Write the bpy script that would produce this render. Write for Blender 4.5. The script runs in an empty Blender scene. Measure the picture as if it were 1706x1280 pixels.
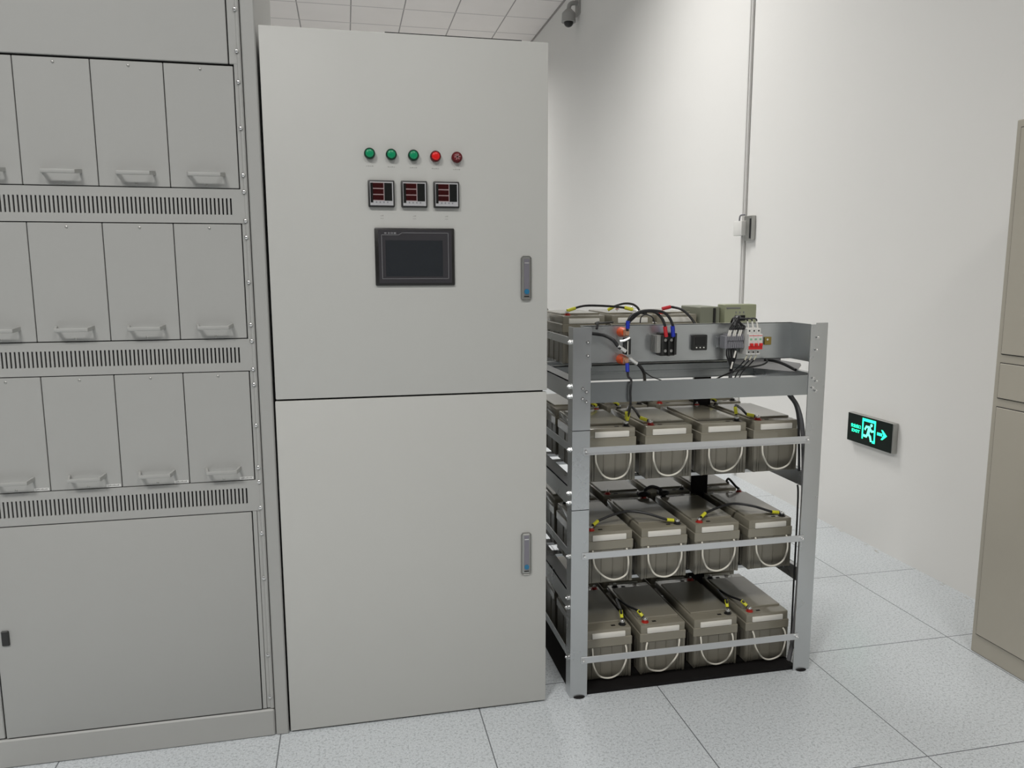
import bpy, bmesh, math, random
from mathutils import Vector, Matrix
random.seed(7)
S = bpy.context.scene
COL = S.collection

# ---------------------------------------------------------------- camera
cam = bpy.data.cameras.new('camera'); camo = bpy.data.objects.new('camera', cam); COL.objects.link(camo)
R_ = Vector((0.97742006, -0.21128847, -0.0026843)); U_ = Vector((0.03293175, 0.13976947, 0.98963629)); D_ = Vector((0.20872355, 0.96737877, -0.14357158))
camo.matrix_world = Matrix(((R_.x, U_.x, -D_.x, 0), (R_.y, U_.y, -D_.y, 0), (R_.z, U_.z, -D_.z, 1.34), (0, 0, 0, 1)))
cam.sensor_width = 36; cam.lens = 1273.8 / 1706 * 36; cam.clip_start = 0.02
S.camera = camo

# ---------------------------------------------------------------- light
w = bpy.data.worlds.new('world'); S.world = w; w.use_nodes = True
w.node_tree.nodes['Background'].inputs[0].default_value = (0.95, 0.98, 1, 1)
w.node_tree.nodes['Background'].inputs[1].default_value = 0.3
S.view_settings.view_transform = 'Standard'; S.view_settings.look = 'None'
S.view_settings.exposure = 0.04; S.view_settings.gamma = 1; S.view_settings.use_curve_mapping = False

def area(name, loc, sx, sy, power, col=(1, 0.985, 0.96), spread=180):
    l = bpy.data.lights.new(name, 'AREA'); l.shape = 'RECTANGLE'; l.size = sx; l.size_y = sy
    l.energy = power; l.color = col; l.spread = math.radians(spread)
    o = bpy.data.objects.new(name, l); COL.objects.link(o); o.location = loc
    return o
CZ = 4.36
for i, (x, y, p) in enumerate([(-1.8, -0.9, 122), (0.9, -0.9, 50), (0.8, 4.9, 67), (0.8, 10.6, 55), (-2.4, 3.3, 32), (-2.4, 6.6, 68)]):
    area('ceiling_light', (x, y, CZ - 0.03), 1.2, 0.6, p, spread=150)

# ---------------------------------------------------------------- materials
def mat(name, col, rough=0.5, metal=0.0, noise=0.0, nscale=8.0, bump=0.0, bscale=60.0, emit=None, estr=0.0, spec=0.5, rvar=0.0, coat=0.0):
    m = bpy.data.materials.new(name); m.use_nodes = True
    nt = m.node_tree; b = nt.nodes['Principled BSDF']
    b.inputs['Base Color'].default_value = (*col, 1); b.inputs['Roughness'].default_value = rough
    b.inputs['Metallic'].default_value = metal; b.inputs['Specular IOR Level'].default_value = spec
    b.inputs['Coat Weight'].default_value = coat
    tc = nt.nodes.new('ShaderNodeTexCoord')
    n = nt.nodes.new('ShaderNodeTexNoise'); n.inputs['Scale'].default_value = nscale; n.inputs['Detail'].default_value = 4
    nt.links.new(tc.outputs['Object'], n.inputs['Vector'])
    if noise:
        r = nt.nodes.new('ShaderNodeMix'); r.data_type = 'RGBA'
        r.inputs[6].default_value = (*[c * (1 - noise) for c in col], 1); r.inputs[7].default_value = (*[min(1, c * (1 + noise)) for c in col], 1)
        nt.links.new(n.outputs['Fac'], r.inputs[0]); nt.links.new(r.outputs[2], b.inputs['Base Color'])
    if rvar:
        mr = nt.nodes.new('ShaderNodeMapRange'); mr.inputs['From Min'].default_value = 0.3; mr.inputs['From Max'].default_value = 0.7
        mr.inputs['To Min'].default_value = max(0.02, rough - rvar); mr.inputs['To Max'].default_value = rough + rvar
        nt.links.new(n.outputs['Fac'], mr.inputs['Value']); nt.links.new(mr.outputs[0], b.inputs['Roughness'])
    if bump:
        n2 = nt.nodes.new('ShaderNodeTexNoise'); n2.inputs['Scale'].default_value = bscale; n2.inputs['Detail'].default_value = 3
        nt.links.new(tc.outputs['Object'], n2.inputs['Vector'])
        bp = nt.nodes.new('ShaderNodeBump'); bp.inputs['Strength'].default_value = bump; bp.inputs['Distance'].default_value = 0.002
        nt.links.new(n2.outputs['Fac'], bp.inputs['Height']); nt.links.new(bp.outputs[0], b.inputs['Normal'])
    if emit:
        b.inputs['Emission Color'].default_value = (*emit, 1); b.inputs['Emission Strength'].default_value = estr
    return m

def seam_mat(name, base, dark, px, ox, py, oy, wid, rough, speck, dark_y=None, wid_y=None, spec=0.5):
    """tiles with thin seams, optional speckle, all in object (= world) coordinates"""
    m = bpy.data.materials.new(name); m.use_nodes = True; nt = m.node_tree; b = nt.nodes['Principled BSDF']
    L = nt.links.new
    tc = nt.nodes.new('ShaderNodeTexCoord'); sp = nt.nodes.new('ShaderNodeSeparateXYZ'); L(tc.outputs['Object'], sp.inputs[0])
    def line(out, per, off, wd):
        a = nt.nodes.new('ShaderNodeMath'); a.operation = 'SUBTRACT'; L(out, a.inputs[0]); a.inputs[1].default_value = off - per / 2
        c = nt.nodes.new('ShaderNodeMath'); c.operation = 'FLOORED_MODULO'; L(a.outputs[0], c.inputs[0]); c.inputs[1].default_value = per
        d = nt.nodes.new('ShaderNodeMath'); d.operation = 'SUBTRACT'; L(c.outputs[0], d.inputs[0]); d.inputs[1].default_value = per / 2
        e = nt.nodes.new('ShaderNodeMath'); e.operation = 'ABSOLUTE'; L(d.outputs[0], e.inputs[0])
        f = nt.nodes.new('ShaderNodeMath'); f.operation = 'LESS_THAN'; L(e.outputs[0], f.inputs[0]); f.inputs[1].default_value = wd / 2
        return f.outputs[0]
    lx = line(sp.outputs[0], px, ox, wid); ly = line(sp.outputs[1], py, oy, wid_y or wid)
    big = nt.nodes.new('ShaderNodeTexNoise'); big.inputs['Scale'].default_value = 3.0; big.inputs['Detail'].default_value = 3; L(tc.outputs['Object'], big.inputs['Vector'])
    mx0 = nt.nodes.new('ShaderNodeMix'); mx0.data_type = 'RGBA'
    mx0.inputs[6].default_value = (*[c * 0.96 for c in base], 1); mx0.inputs[7].default_value = (*[min(1, c * 1.04) for c in base], 1); L(big.outputs['Fac'], mx0.inputs[0])
    cur = mx0.outputs[2]
    if speck:
        for sc, lo, cc, am in ((125.0, 0.57, (0.22, 0.24, 0.26), 0.38), (260.0, 0.58, (0.85, 0.87, 0.88), 0.45), (80.0, 0.66, (0.26, 0.28, 0.29), 0.22)):
            n = nt.nodes.new('ShaderNodeTexNoise'); n.inputs['Scale'].default_value = sc; n.inputs['Detail'].default_value = 2; L(tc.outputs['Object'], n.inputs['Vector'])
            mr = nt.nodes.new('ShaderNodeMapRange'); mr.inputs['From Min'].default_value = lo - 0.04; mr.inputs['From Max'].default_value = lo + 0.04; mr.inputs['To Max'].default_value = am
            L(n.outputs['Fac'], mr.inputs['Value'])
            mx = nt.nodes.new('ShaderNodeMix'); mx.data_type = 'RGBA'; L(mr.outputs[0], mx.inputs[0]); L(cur, mx.inputs[6]); mx.inputs[7].default_value = (*cc, 1); cur = mx.outputs[2]
    for fac, dk in ((lx, dark), (ly, dark_y or dark)):
        mx = nt.nodes.new('ShaderNodeMix'); mx.data_type = 'RGBA'; L(fac, mx.inputs[0]); L(cur, mx.inputs[6]); mx.inputs[7].default_value = (*dk, 1); cur = mx.outputs[2]
    L(cur, b.inputs['Base Color']); b.inputs['Roughness'].default_value = rough; b.inputs['Specular IOR Level'].default_value = spec
    return m

M = {}
M['floor'] = seam_mat('floor_tiles', (0.565, 0.598, 0.620), (0.16, 0.17, 0.18), 0.592, 0.955, 0.596, 2.272, 0.0035, 0.26, True)
M['ceiling'] = seam_mat('ceiling_tiles', (0.84, 0.80, 0.775), (0.33, 0.31, 0.30), 0.6, 0.165, 0.62, 9.41, 0.014, 0.9, False, dark_y=(0.55, 0.52, 0.51), wid_y=0.02)
M['wall'] = mat('wall_paint', (0.77, 0.76, 0.735), 0.85, noise=0.012, nscale=2.0, bump=0.05, bscale=300)
M['cab_left'] = mat('grey_enamel', (0.372, 0.373, 0.358), 0.5, noise=0.012, bump=0.04, bscale=500)
M['cab_mid'] = mat('beige_grey_enamel', (0.50, 0.50, 0.475), 0.5, noise=0.01, bump=0.04, bscale=500)
M['cab_right'] = mat('warm_grey_enamel', (0.43, 0.40, 0.335), 0.5, noise=0.01)
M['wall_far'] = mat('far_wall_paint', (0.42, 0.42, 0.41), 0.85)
M['wall_dark'] = mat('dark_reflection_wall', (0.10, 0.10, 0.105), 0.6)  # dark tone made up for the rack metal to reflect
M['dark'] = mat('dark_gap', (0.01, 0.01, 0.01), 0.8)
M['black'] = mat('black_plastic', (0.018, 0.018, 0.017), 0.4)
M['rubber'] = mat('black_cable_rubber', (0.012, 0.012, 0.013), 0.42)
M['base'] = mat('black_base_sheet', (0.008, 0.007, 0.007), 0.7, noise=0.3, spec=0.2)
M['chrome'] = mat('bright_zinc', (0.75, 0.75, 0.74), 0.2, 1.0)
M['galv'] = mat('galvanised_steel', (0.57, 0.585, 0.59), 0.29, 0.88, noise=0.05, nscale=10, rvar=0.03)
M['beam'] = mat('smooth_zinc_beam', (0.36, 0.38, 0.385), 0.27, 0.90, noise=0.10, nscale=6)
M['galv_light'] = mat('bright_galvanised_strip', (0.66, 0.67, 0.68), 0.30, 0.8, noise=0.04, nscale=12)
M['plate'] = mat('zinc_sheet', (0.52, 0.54, 0.54), 0.33, 0.85, noise=0.16, nscale=7, rvar=0.05)
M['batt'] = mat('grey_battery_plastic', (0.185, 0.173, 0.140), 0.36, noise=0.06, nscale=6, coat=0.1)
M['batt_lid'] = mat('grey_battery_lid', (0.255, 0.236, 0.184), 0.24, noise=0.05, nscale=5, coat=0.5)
M['white'] = mat('white_label', (0.80, 0.78, 0.72), 0.5)
M['rope'] = mat('cream_rope', (0.78, 0.75, 0.66), 0.6)
M['red'] = mat('red_washer', (0.45, 0.03, 0.02), 0.4)
M['yellow'] = mat('yellow_sleeve', (0.72, 0.70, 0.04), 0.4)
M['blue'] = mat('blue_sleeve', (0.01, 0.03, 0.42), 0.4)
M['redsl'] = mat('red_sleeve', (0.6, 0.02, 0.03), 0.4)
M['copper'] = mat('copper_lug', (0.72, 0.42, 0.28), 0.35, 0.8)
M['orange'] = mat('orange_insulator', (0.75, 0.10, 0.02), 0.4)
M['tinned'] = mat('tinned_lug', (0.8, 0.8, 0.78), 0.35, 0.7)
M['whitepl'] = mat('white_plastic', (0.72, 0.71, 0.68), 0.4)
M['redtog'] = mat('red_toggle', (0.70, 0.015, 0.015), 0.35)
M['greypl'] = mat('grey_plastic', (0.22, 0.22, 0.24), 0.5)
M['pale_green'] = mat('pale_green_enamel', (0.37, 0.39, 0.26), 0.5)
M['glens'] = mat('green_lens', (0.0, 0.20, 0.085), 0.3, emit=(0.0, 0.35, 0.14), estr=0.12)
M['gbez'] = mat('dark_green_bezel', (0.0, 0.03, 0.015), 0.3)
M['rlens'] = mat('red_lens', (0.55, 0.005, 0.005), 0.3, emit=(0.9, 0.01, 0.01), estr=0.12)
M['rbez'] = mat('dark_red_bezel', (0.10, 0.002, 0.004), 0.3)
M['buzz'] = mat('dark_red_grille', (0.16, 0.008, 0.014), 0.35)
M['pinkgr'] = mat('pinkish_grey_grille', (0.30, 0.16, 0.16), 0.4)
M['silver'] = mat('silver_plastic', (0.50, 0.50, 0.51), 0.35, 0.2)
M['seg'] = mat('dark_red_display', (0.035, 0.003, 0.003), 0.12)
M['darkwin'] = mat('dark_window', (0.012, 0.013, 0.012), 0.12)
M['pink'] = mat('pink_grey_frame', (0.36, 0.27, 0.27), 0.4)
M['hmi'] = mat('charcoal_bezel', (0.038, 0.036, 0.040), 0.35)
M['hmiedge'] = mat('black_bezel_edge', (0.010, 0.009, 0.008), 0.35)
M['screen'] = mat('switched_off_screen', (0.025, 0.028, 0.032), 0.15)
M['hline'] = mat('grey_print', (0.24, 0.24, 0.25), 0.5)
M['steel'] = mat('brushed_steel', (0.42, 0.42, 0.40), 0.35, 0.8, noise=0.08)
M['steelin'] = mat('grey_lever', (0.22, 0.21, 0.24), 0.35, 0.3)
M['keyblue'] = mat('blue_key_disc', (0.02, 0.16, 0.30), 0.35)
M['signface'] = mat('black_sign_face', (0.006, 0.011, 0.008), 0.45, spec=0.15)
M['signglow'] = mat('green_glow', (0.0, 0.5, 0.3), 0.4, emit=(0.02, 0.86, 0.42), estr=1.9)
M['signwhite'] = mat('pale_green_glow', (0.1, 0.6, 0.4), 0.4, emit=(0.13, 0.92, 0.52), estr=1.9)
M['conduit'] = mat('pale_conduit', (0.62, 0.61, 0.59), 0.5)
M['camgrey'] = mat('pale_grey_housing', (0.36, 0.355, 0.34), 0.5)
M['print'] = mat('grey_print_marks', (0.16, 0.16, 0.15), 0.6)
M['greycable'] = mat('grey_cable', (0.16, 0.16, 0.165), 0.45)
M['dirt'] = mat('dust_marks', (0.42, 0.41, 0.38), 0.9)
M['yelstrip'] = mat('yellow_edge_strip', (0.42, 0.36, 0.03), 0.6)
M['olive'] = mat('brass_terminal', (0.30, 0.22, 0.05), 0.4, 0.4)

# ---------------------------------------------------------------- mesh helpers
class MB:
    def __init__(s): s.bm = bmesh.new()
    def box(s, x0, x1, y0, y1, z0, z1, bev=0.0, seg=1, mtx=None):
        r = bmesh.ops.create_cube(s.bm, size=1.0); vs = r['verts']
        for v in vs:
            v.co = Vector(((x0 + x1) / 2 + v.co.x * (x1 - x0), (y0 + y1) / 2 + v.co.y * (y1 - y0), (z0 + z1) / 2 + v.co.z * (z1 - z0)))
        if bev > 0:
            es = list({e for v in vs for e in v.link_edges})
            r2 = bmesh.ops.bevel(s.bm, geom=es, offset=bev, segments=seg, affect='EDGES', profile=0.5)
            vs = list({v for f in r2['faces'] for v in f.verts} | {v for v in vs if v.is_valid})
        if mtx is not None:
            for v in vs: v.co = mtx @ v.co
        return s
    def cyl(s, p, axis, r, h, n=20, r2=None, cap=True):
        """cylinder from p along axis for h"""
        a = Vector(axis).normalized(); p = Vector(p)
        q = Vector((0, 0, 1)).rotation_difference(a).to_matrix().to_4x4()
        bmesh.ops.create_cone(s.bm, cap_ends=cap, segments=n, radius1=r, radius2=r if r2 is None else r2, depth=h,
                              matrix=Matrix.Translation(p + a * h / 2) @ q)
        return s
    def ball(s, p, r, sc=(1, 1, 1), n=14):
        bmesh.ops.create_uvsphere(s.bm, u_segments=n, v_segments=max(6, n // 2), radius=r, matrix=Matrix.Translation(Vector(p)) @ Matrix.Diagonal((*sc, 1)))
        return s
    def tube(s, pts, r, n=8, sub=6, closed=False):
        P = [Vector(p) for p in pts]; out = []
        N = len(P)
        for i in range(N - 1):
            p0 = P[max(0, i - 1)]; p1 = P[i]; p2 = P[i + 1]; p3 = P[min(N - 1, i + 2)]
            for k in range(sub):
                t = k / sub
                out.append(0.5 * ((2 * p1) + (-p0 + p2) * t + (2 * p0 - 5 * p1 + 4 * p2 - p3) * t * t + (-p0 + 3 * p1 - 3 * p2 + p3) * t ** 3))
        out.append(P[-1]); rings = []; nrm = None
        for i, c in enumerate(out):
            d = (out[min(i + 1, len(out) - 1)] - out[max(i - 1, 0)]).normalized()
            if nrm is None: nrm = d.orthogonal().normalized()
            nrm = (nrm - d * nrm.dot(d)).normalized(); b = d.cross(nrm)
            rings.append([s.bm.verts.new(c + (nrm * math.cos(2 * math.pi * j / n) + b * math.sin(2 * math.pi * j / n)) * r) for j in range(n)])
        for a, b2 in zip(rings, rings[1:]):
            for j in range(n): s.bm.faces.new((a[j], a[(j + 1) % n], b2[(j + 1) % n], b2[j]))
        s.bm.faces.new(rings[0][::-1]); s.bm.faces.new(rings[-1])
        return s
    def prism(s, poly, z0, z1, f):
        """extrude 2D polygon; f(u,v,w)->xyz"""
        a = [s.bm.verts.new(f(u, v, z0)) for u, v in poly]; b = [s.bm.verts.new(f(u, v, z1)) for u, v in poly]
        n = len(poly); s.bm.faces.new(a[::-1]); s.bm.faces.new(b)
        for i in range(n): s.bm.faces.new((a[i], a[(i + 1) % n], b[(i + 1) % n], b[i]))
        return s
    def build(s, name, m, parent=None, off=(0, 0, 0), smooth=True, label=None):
        bmesh.ops.recalc_face_normals(s.bm, faces=s.bm.faces)
        me = bpy.data.meshes.new(name); o_ = Vector(off)
        for v in s.bm.verts: v.co -= o_
        s.bm.to_mesh(me); s.bm.free(); me.materials.append(m)
        if smooth:
            for p in me.polygons: p.use_smooth = True
            try: me.set_sharp_from_angle(angle=math.radians(32))
            except Exception: pass
        o = bpy.data.objects.new(name, me); COL.objects.link(o)
        if parent is not None: o.parent = parent
        if label: o['label'] = label
        return o

def B(*a, **k): return MB().box(*a, **k)
def thing(name, label, cat, loc=(0, 0, 0), group=None):
    o = bpy.data.objects.new(name, None); COL.objects.link(o); o.location = loc; o.empty_display_size = 0.05
    o['label'] = label; o['category'] = cat
    if group: o['group'] = group
    return o
def tagm(o, loc, label, cat, group=None):
    """single-mesh thing: mesh was built with off=loc"""
    o.location = loc; o['label'] = label; o['category'] = cat
    if group: o['group'] = group
    return o
def struct(o): o['kind'] = 'structure'; return o
def copy_tree(o, loc, label, group=None):
    r = o.copy(); COL.objects.link(r); r.location = loc; r['label'] = label
    if group: r['group'] = group
    for ch in o.children:
        c = ch.copy(); COL.objects.link(c); c.parent = r
        for g in ch.children:
            d = g.copy(); COL.objects.link(d); d.parent = c
    return r
def text_mesh(name, body, size, m, mtx, parent=None, ext=0.0006, sx=1.0):
    c = bpy.data.curves.new(name, 'FONT'); c.body = body; c.size = size; c.extrude = ext; c.align_x = 'CENTER'; c.align_y = 'CENTER'; c.resolution_u = 3; c.offset = 0.0005
    t = bpy.data.objects.new(name, c); COL.objects.link(t); bpy.context.view_layer.update()
    me = bpy.data.meshes.new_from_object(t.evaluated_get(bpy.context.evaluated_depsgraph_get()))
    bpy.data.objects.remove(t); me.transform(mtx @ Matrix.Diagonal((sx, 1, 1, 1))); me.materials.clear(); me.materials.append(m)
    o = bpy.data.objects.new(name, me); COL.objects.link(o)
    if parent is not None: o.parent = parent
    return o

# ---------------------------------------------------------------- room shell
XW = 2.50; Y0 = 2.174; YB = 12.2; XL = -5.0; YF = -1.5
struct(B(XL - 0.1, XW + 0.1, YF - 0.1, YB + 0.1, -0.1, 0).build('floor', M['floor']))
struct(B(XL - 0.1, XW + 0.1, YF - 0.1, YB + 0.1, CZ, CZ + 0.1).build('ceiling', M['ceiling']))
struct(B(XW, XW + 0.1, YF, YB, 0, CZ).build('wall_right', M['wall']))
struct(B(XL, XW, YB, YB + 0.1, 0, CZ).build('wall_back', M['wall']))
struct(B(XL - 0.1, XL, YF, YB, 0, CZ).build('wall_left', M['wall_far']))
struct(B(XL, XW, YF - 0.1, YF, 0, CZ).build('wall_front_unseen', M['wall_dark']))  # unseen wall, set close and dark so the rack steel reflects dark
struct(B(XW - 0.012, XW, 2.2, YB, CZ - 0.02, CZ).build('trim_1', mat('ceiling_edge_angle', (0.32, 0.30, 0.29), 0.7)))

# ---------------------------------------------------------------- left module cabinet
XA, XB_ = -0.985, -0.206
O = (XA, Y0, 0)
cl = thing('module_cabinet', 'tall grey cabinet at the left with rows of handled module covers and slotted vents', 'cabinet', O)
def P(mb, name, m, par, off=O, **k): return mb.build(name, m, par, off=off, **k)
b = MB(); b.box(XA, XB_, Y0 + 0.012, Y0 + 0.52, 0.0, 2.30)
P(b, 'cabinet_body', M['cab_left'], cl)
b = MB(); b.box(-0.241, XB_, Y0 - 0.003, Y0 + 0.012, 0.0, 2.30, bev=0.003)
P(b, 'side_column', M['cab_left'], cl)
b = MB(); b.box(XA, -0.947, Y0 - 0.001, Y0 + 0.012, 0.087, 2.30, bev=0.002)
P(b, 'side_column', M['cab_left'], cl)
b = MB(); b.box(XA, -0.2435, Y0 - 0.004, Y0 + 0.012, 0.0, 0.083, bev=0.004)
P(b, 'plinth', M['cab_left'], cl)
b = MB(); b.box(-0.948, -0.262, Y0 + 0.007, Y0 + 0.0125, 0.083, 2.28)
P(b, 'inner_backing', M['dark'], cl)
# mounting strip with rounded edge
b = MB(); b.box(-0.2630, -0.2435, Y0 + 0.001, Y0 + 0.012, 0.087, 2.29, bev=0.001)
b.cyl((-0.2490, Y0 + 0.002, 0.087), (0, 0, 1), 0.0058, 2.2, n=18)
P(b, 'mounting_strip', M['cab_left'], cl)
for z in (2.009, 1.907, 1.831, 1.716, 1.597, 1.554, 1.479, 1.436, 1.318, 1.204, 1.160, 1.083, 1.041, 0.927, 0.808, 0.767, 0.693, 0.618, 0.486, 0.254, 0.124, 2.10, 2.20):
    b = MB(); b.cyl((-0.253, Y0 - 0.002, z), (0, -1, 0), 0.0055, 0.004, n=14); b.ball((-0.253, Y0 - 0.006, z), 0.0050, (1, 0.6, 1), 12)
    P(b, 'screw', M['chrome'], cl)
# top panel
b = MB(); b.box(-0.945, -0.2765, Y0 - 0.001, Y0 + 0.007, 1.8755, 2.285, bev=0.0015); P(b, 'top_panel', M['cab_left'], cl)
b = MB(); b.box(-0.2735, -0.2435, Y0 + 0.0, Y0 + 0.0068, 1.8755, 2.285, bev=0.0012); P(b, 'filler_strip', M['cab_left'], cl)
xe = [-0.955 + 0.004, -0.779, -0.6045, -0.434, -0.2645]
rows = [(1.562, 1.871), (1.167, 1.471), (0.7725, 1.0775)]
def handle(cx, zc, par, off):
    h = MB(); w0, w1, pr = 0.047, 0.040, 0.030
    zt = zc + 0.008
    for sgn in (-1, 1):
        h.prism([(0, 0), (0.006, 0), (0.006, 0.010), (0, 0.010)], 0, 1,
                lambda u, v, t, sgn=sgn: Vector((cx + sgn * (w0 - u - t * (w0 - w1)), Y0 - 0.0002 - t * pr, zt + v - 0.005 - t * 0.004)))
    h.box(cx - w1, cx + w1, Y0 - pr - 0.003, Y0 - pr + 0.003, zt - 0.009, zt + 0.001, bev=0.002, seg=2)
    return h.build('handle', M['cab_left'], par, off=off)
for ri, (z0, z1) in enumerate(rows):
    for k in range(4):
        x0, x1 = xe[k] + 0.0011, xe[k + 1] - 0.0011; cx = (x0 + x1) / 2
        if k == 0: x0 = -0.945
        b = MB(); b.box(x0, x1, Y0 - 0.0005, Y0 + 0.006, z0 + 0.001, z1 - 0.0012, bev=0.001)
        mp = P(b, 'module_cover', M['cab_left'], cl)
        cx += 0.004
        handle(cx, z0 + 0.028, mp, O)
        s_ = MB(); s_.ball((cx, Y0 - 0.001, z1 - 0.012), 0.0035, (1, 0.5, 1), 10); P(s_, 'screw', M['steel'], mp)
        s_ = MB(); s_.ball((cx, Y0 - 0.001, z0 + 0.007), 0.0030, (1, 0.5, 1), 10); P(s_, 'screw', M['steel'], mp)
        if ri == 2:
            s_ = MB(); s_.box(x1 - 0.038, x1 - 0.002, Y0 - 0.001, Y0 - 0.0004, z0 + 0.002, z0 + 0.010); P(s_, 'sticker', mat('pale_sticker', (0.62, 0.62, 0.60), 0.5) if k == 0 else bpy.data.materials['pale_sticker'], mp)
            s_ = MB()
            for j in range(9): s_.box(x1 - 0.034 + j * 0.0032, x1 - 0.0325 + j * 0.0032, Y0 - 0.0013, Y0 - 0.0009, z0 + 0.0045, z0 + 0.0045 + 0.002 + 0.001 * (j % 3))
            P(s_, 'sticker_print', M['print'], mp)
# vent panels with real slots
for (z0, z1, sz0, sz1) in ((1.4725, 1.5605, 1.4945, 1.5370), (1.079, 1.1655, 1.1010, 1.1430), (0.6835, 0.7715, 0.7055, 0.7500)):
    b = MB(); ya, yb = Y0 - 0.001, Y0 + 0.0065
    b.box(-0.945, -0.2445, ya, yb, z0, sz0); b.box(-0.945, -0.2445, ya, yb, sz1, z1); b.box(-0.2860, -0.2445, ya, yb, sz0, sz1)
    n = 65
    for i in range(n):
        xr = -0.2860 - 0.0101 * i - 0.0042
        b.box(max(xr - 0.0059, -0.945), xr, ya, yb, sz0, sz1)
    P(b, 'vent_grille', M['cab_left'], cl)
    b = MB(); b.box(-0.94, -0.27, Y0 + 0.0045, Y0 + 0.0069, sz0 - 0.002, sz1 + 0.002); P(b, 'vent_filter', M['dark'], cl)
# lower door
b = MB(); b.box(-0.9425, -0.2775, Y0 - 0.003, Y0 + 0.006, 0.0875, 0.6805, bev=0.002, seg=2); dr = P(b, 'lower_door', M['cab_left'], cl)
b = MB(); b.box(-0.929, -0.9105, Y0 - 0.008, Y0 - 0.002, 0.355, 0.397, bev=0.002); lk = P(b, 'door_latch', M['black'], dr)
b = MB(); b.box(-0.2745, -0.2640, Y0 - 0.0002, Y0 + 0.0068, 0.0875, 0.6825); P(b, 'filler_strip', M['cab_left'], cl)

# ---------------------------------------------------------------- centre control cabinet
O2 = (0.19, Y0 + 0.3, 0)
cm = thing('control_cabinet', 'beige grey two-door control cabinet with indicator lamps, meters and touch screen', 'cabinet', O2)
def Q(mb, name, m, par=None, **k): return mb.build(name, m, par or cm, off=O2, **k)
Q(B(-0.190, 0.568, Y0 + 0.021, Y0 + 0.84, 0.012, 1.968, bev=0.002), 'cabinet_body', M['cab_mid'])
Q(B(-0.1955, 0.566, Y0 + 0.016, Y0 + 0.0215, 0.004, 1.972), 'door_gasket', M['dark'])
Q(B(0.125, 0.50, Y0 + 0.004, Y0 + 0.02, 1.9755, 1.9790), 'roof_shadow_strip', M['dark'])  # black strip standing in for the roof's shadow line above the door
Q(B(-0.197, 0.571, Y0 + 0.0165, Y0 + 0.03, 0.0, 0.0045), 'edge_strip', M['yelstrip'], label='yellow strip along the bottom edge')
du = Q(B(-0.1985, 0.5755, Y0 - 0.001, Y0 + 0.016, 0.9955, 1.976, bev=0.0025, seg=2), 'upper_door', M['cab_mid'])
dl = Q(B(-0.2005, 0.5745, Y0 - 0.001, Y0 + 0.016, 0.006, 0.9905, bev=0.0025, seg=2), 'lower_door', M['cab_mid'])
YD = Y0 - 0.001
for i, (x, z) in enumerate(((0.0755, 1.661), (0.1335, 1.660), (0.1935, 1.6595), (0.2540, 1.6585), (0.3130, 1.6575))):
    bz, ln = (M['gbez'], M['glens']) if i < 3 else ((M['rbez'], M['rlens']) if i == 3 else (M['rbez'], M['buzz']))
    b = MB(); b.cyl((x, YD, z), (0, -1, 0), 0.0148, 0.011, n=32); b.cyl((x, YD - 0.011, z), (0, -1, 0), 0.0148, 0.003, n=32, r2=0.0128)
    lamp = Q(b, 'indicator_lamp' if i < 4 else 'alarm_buzzer', bz, label=('green indicator lamp' if i < 3 else 'bright red indicator lamp' if i == 3 else 'dark red buzzer with grille'))
    b = MB(); b.cyl((x, YD - 0.0142, z), (0, -1, 0), 0.0112, 0.0035, n=32, r2=0.0095); b.ball((x, YD - 0.0168, z), 0.0096, (1, 0.22, 1), 20)
    Q(b, 'lens' if i < 4 else 'buzzer_face', ln, lamp)
    if i == 4:
        b = MB()
        for a in range(3):
            an = a * math.pi / 3 + 0.4
            b.box(-0.0015, 0.0015, -0.0003, 0.0003, -0.0085, 0.0085, mtx=Matrix.Translation((x, YD - 0.0188, z)) @ Matrix.Rotation(an, 4, 'Y'))
        Q(b, 'grille', M['pinkgr'], lamp)
    # tiny printed caption below
    b = MB()
    for j in range(4): b.box(x - 0.010 + j * 0.0052, x - 0.0062 + j * 0.0052, YD - 0.0003, YD + 0.0005, z - 0.0330, z - 0.0330 + 0.0014 + 0.0008 * ((j + i) % 2))
    Q(b, 'caption_print', mat('faint_print', (0.31, 0.31, 0.29), 0.6) if i == 0 else bpy.data.materials['faint_print'])
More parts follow.
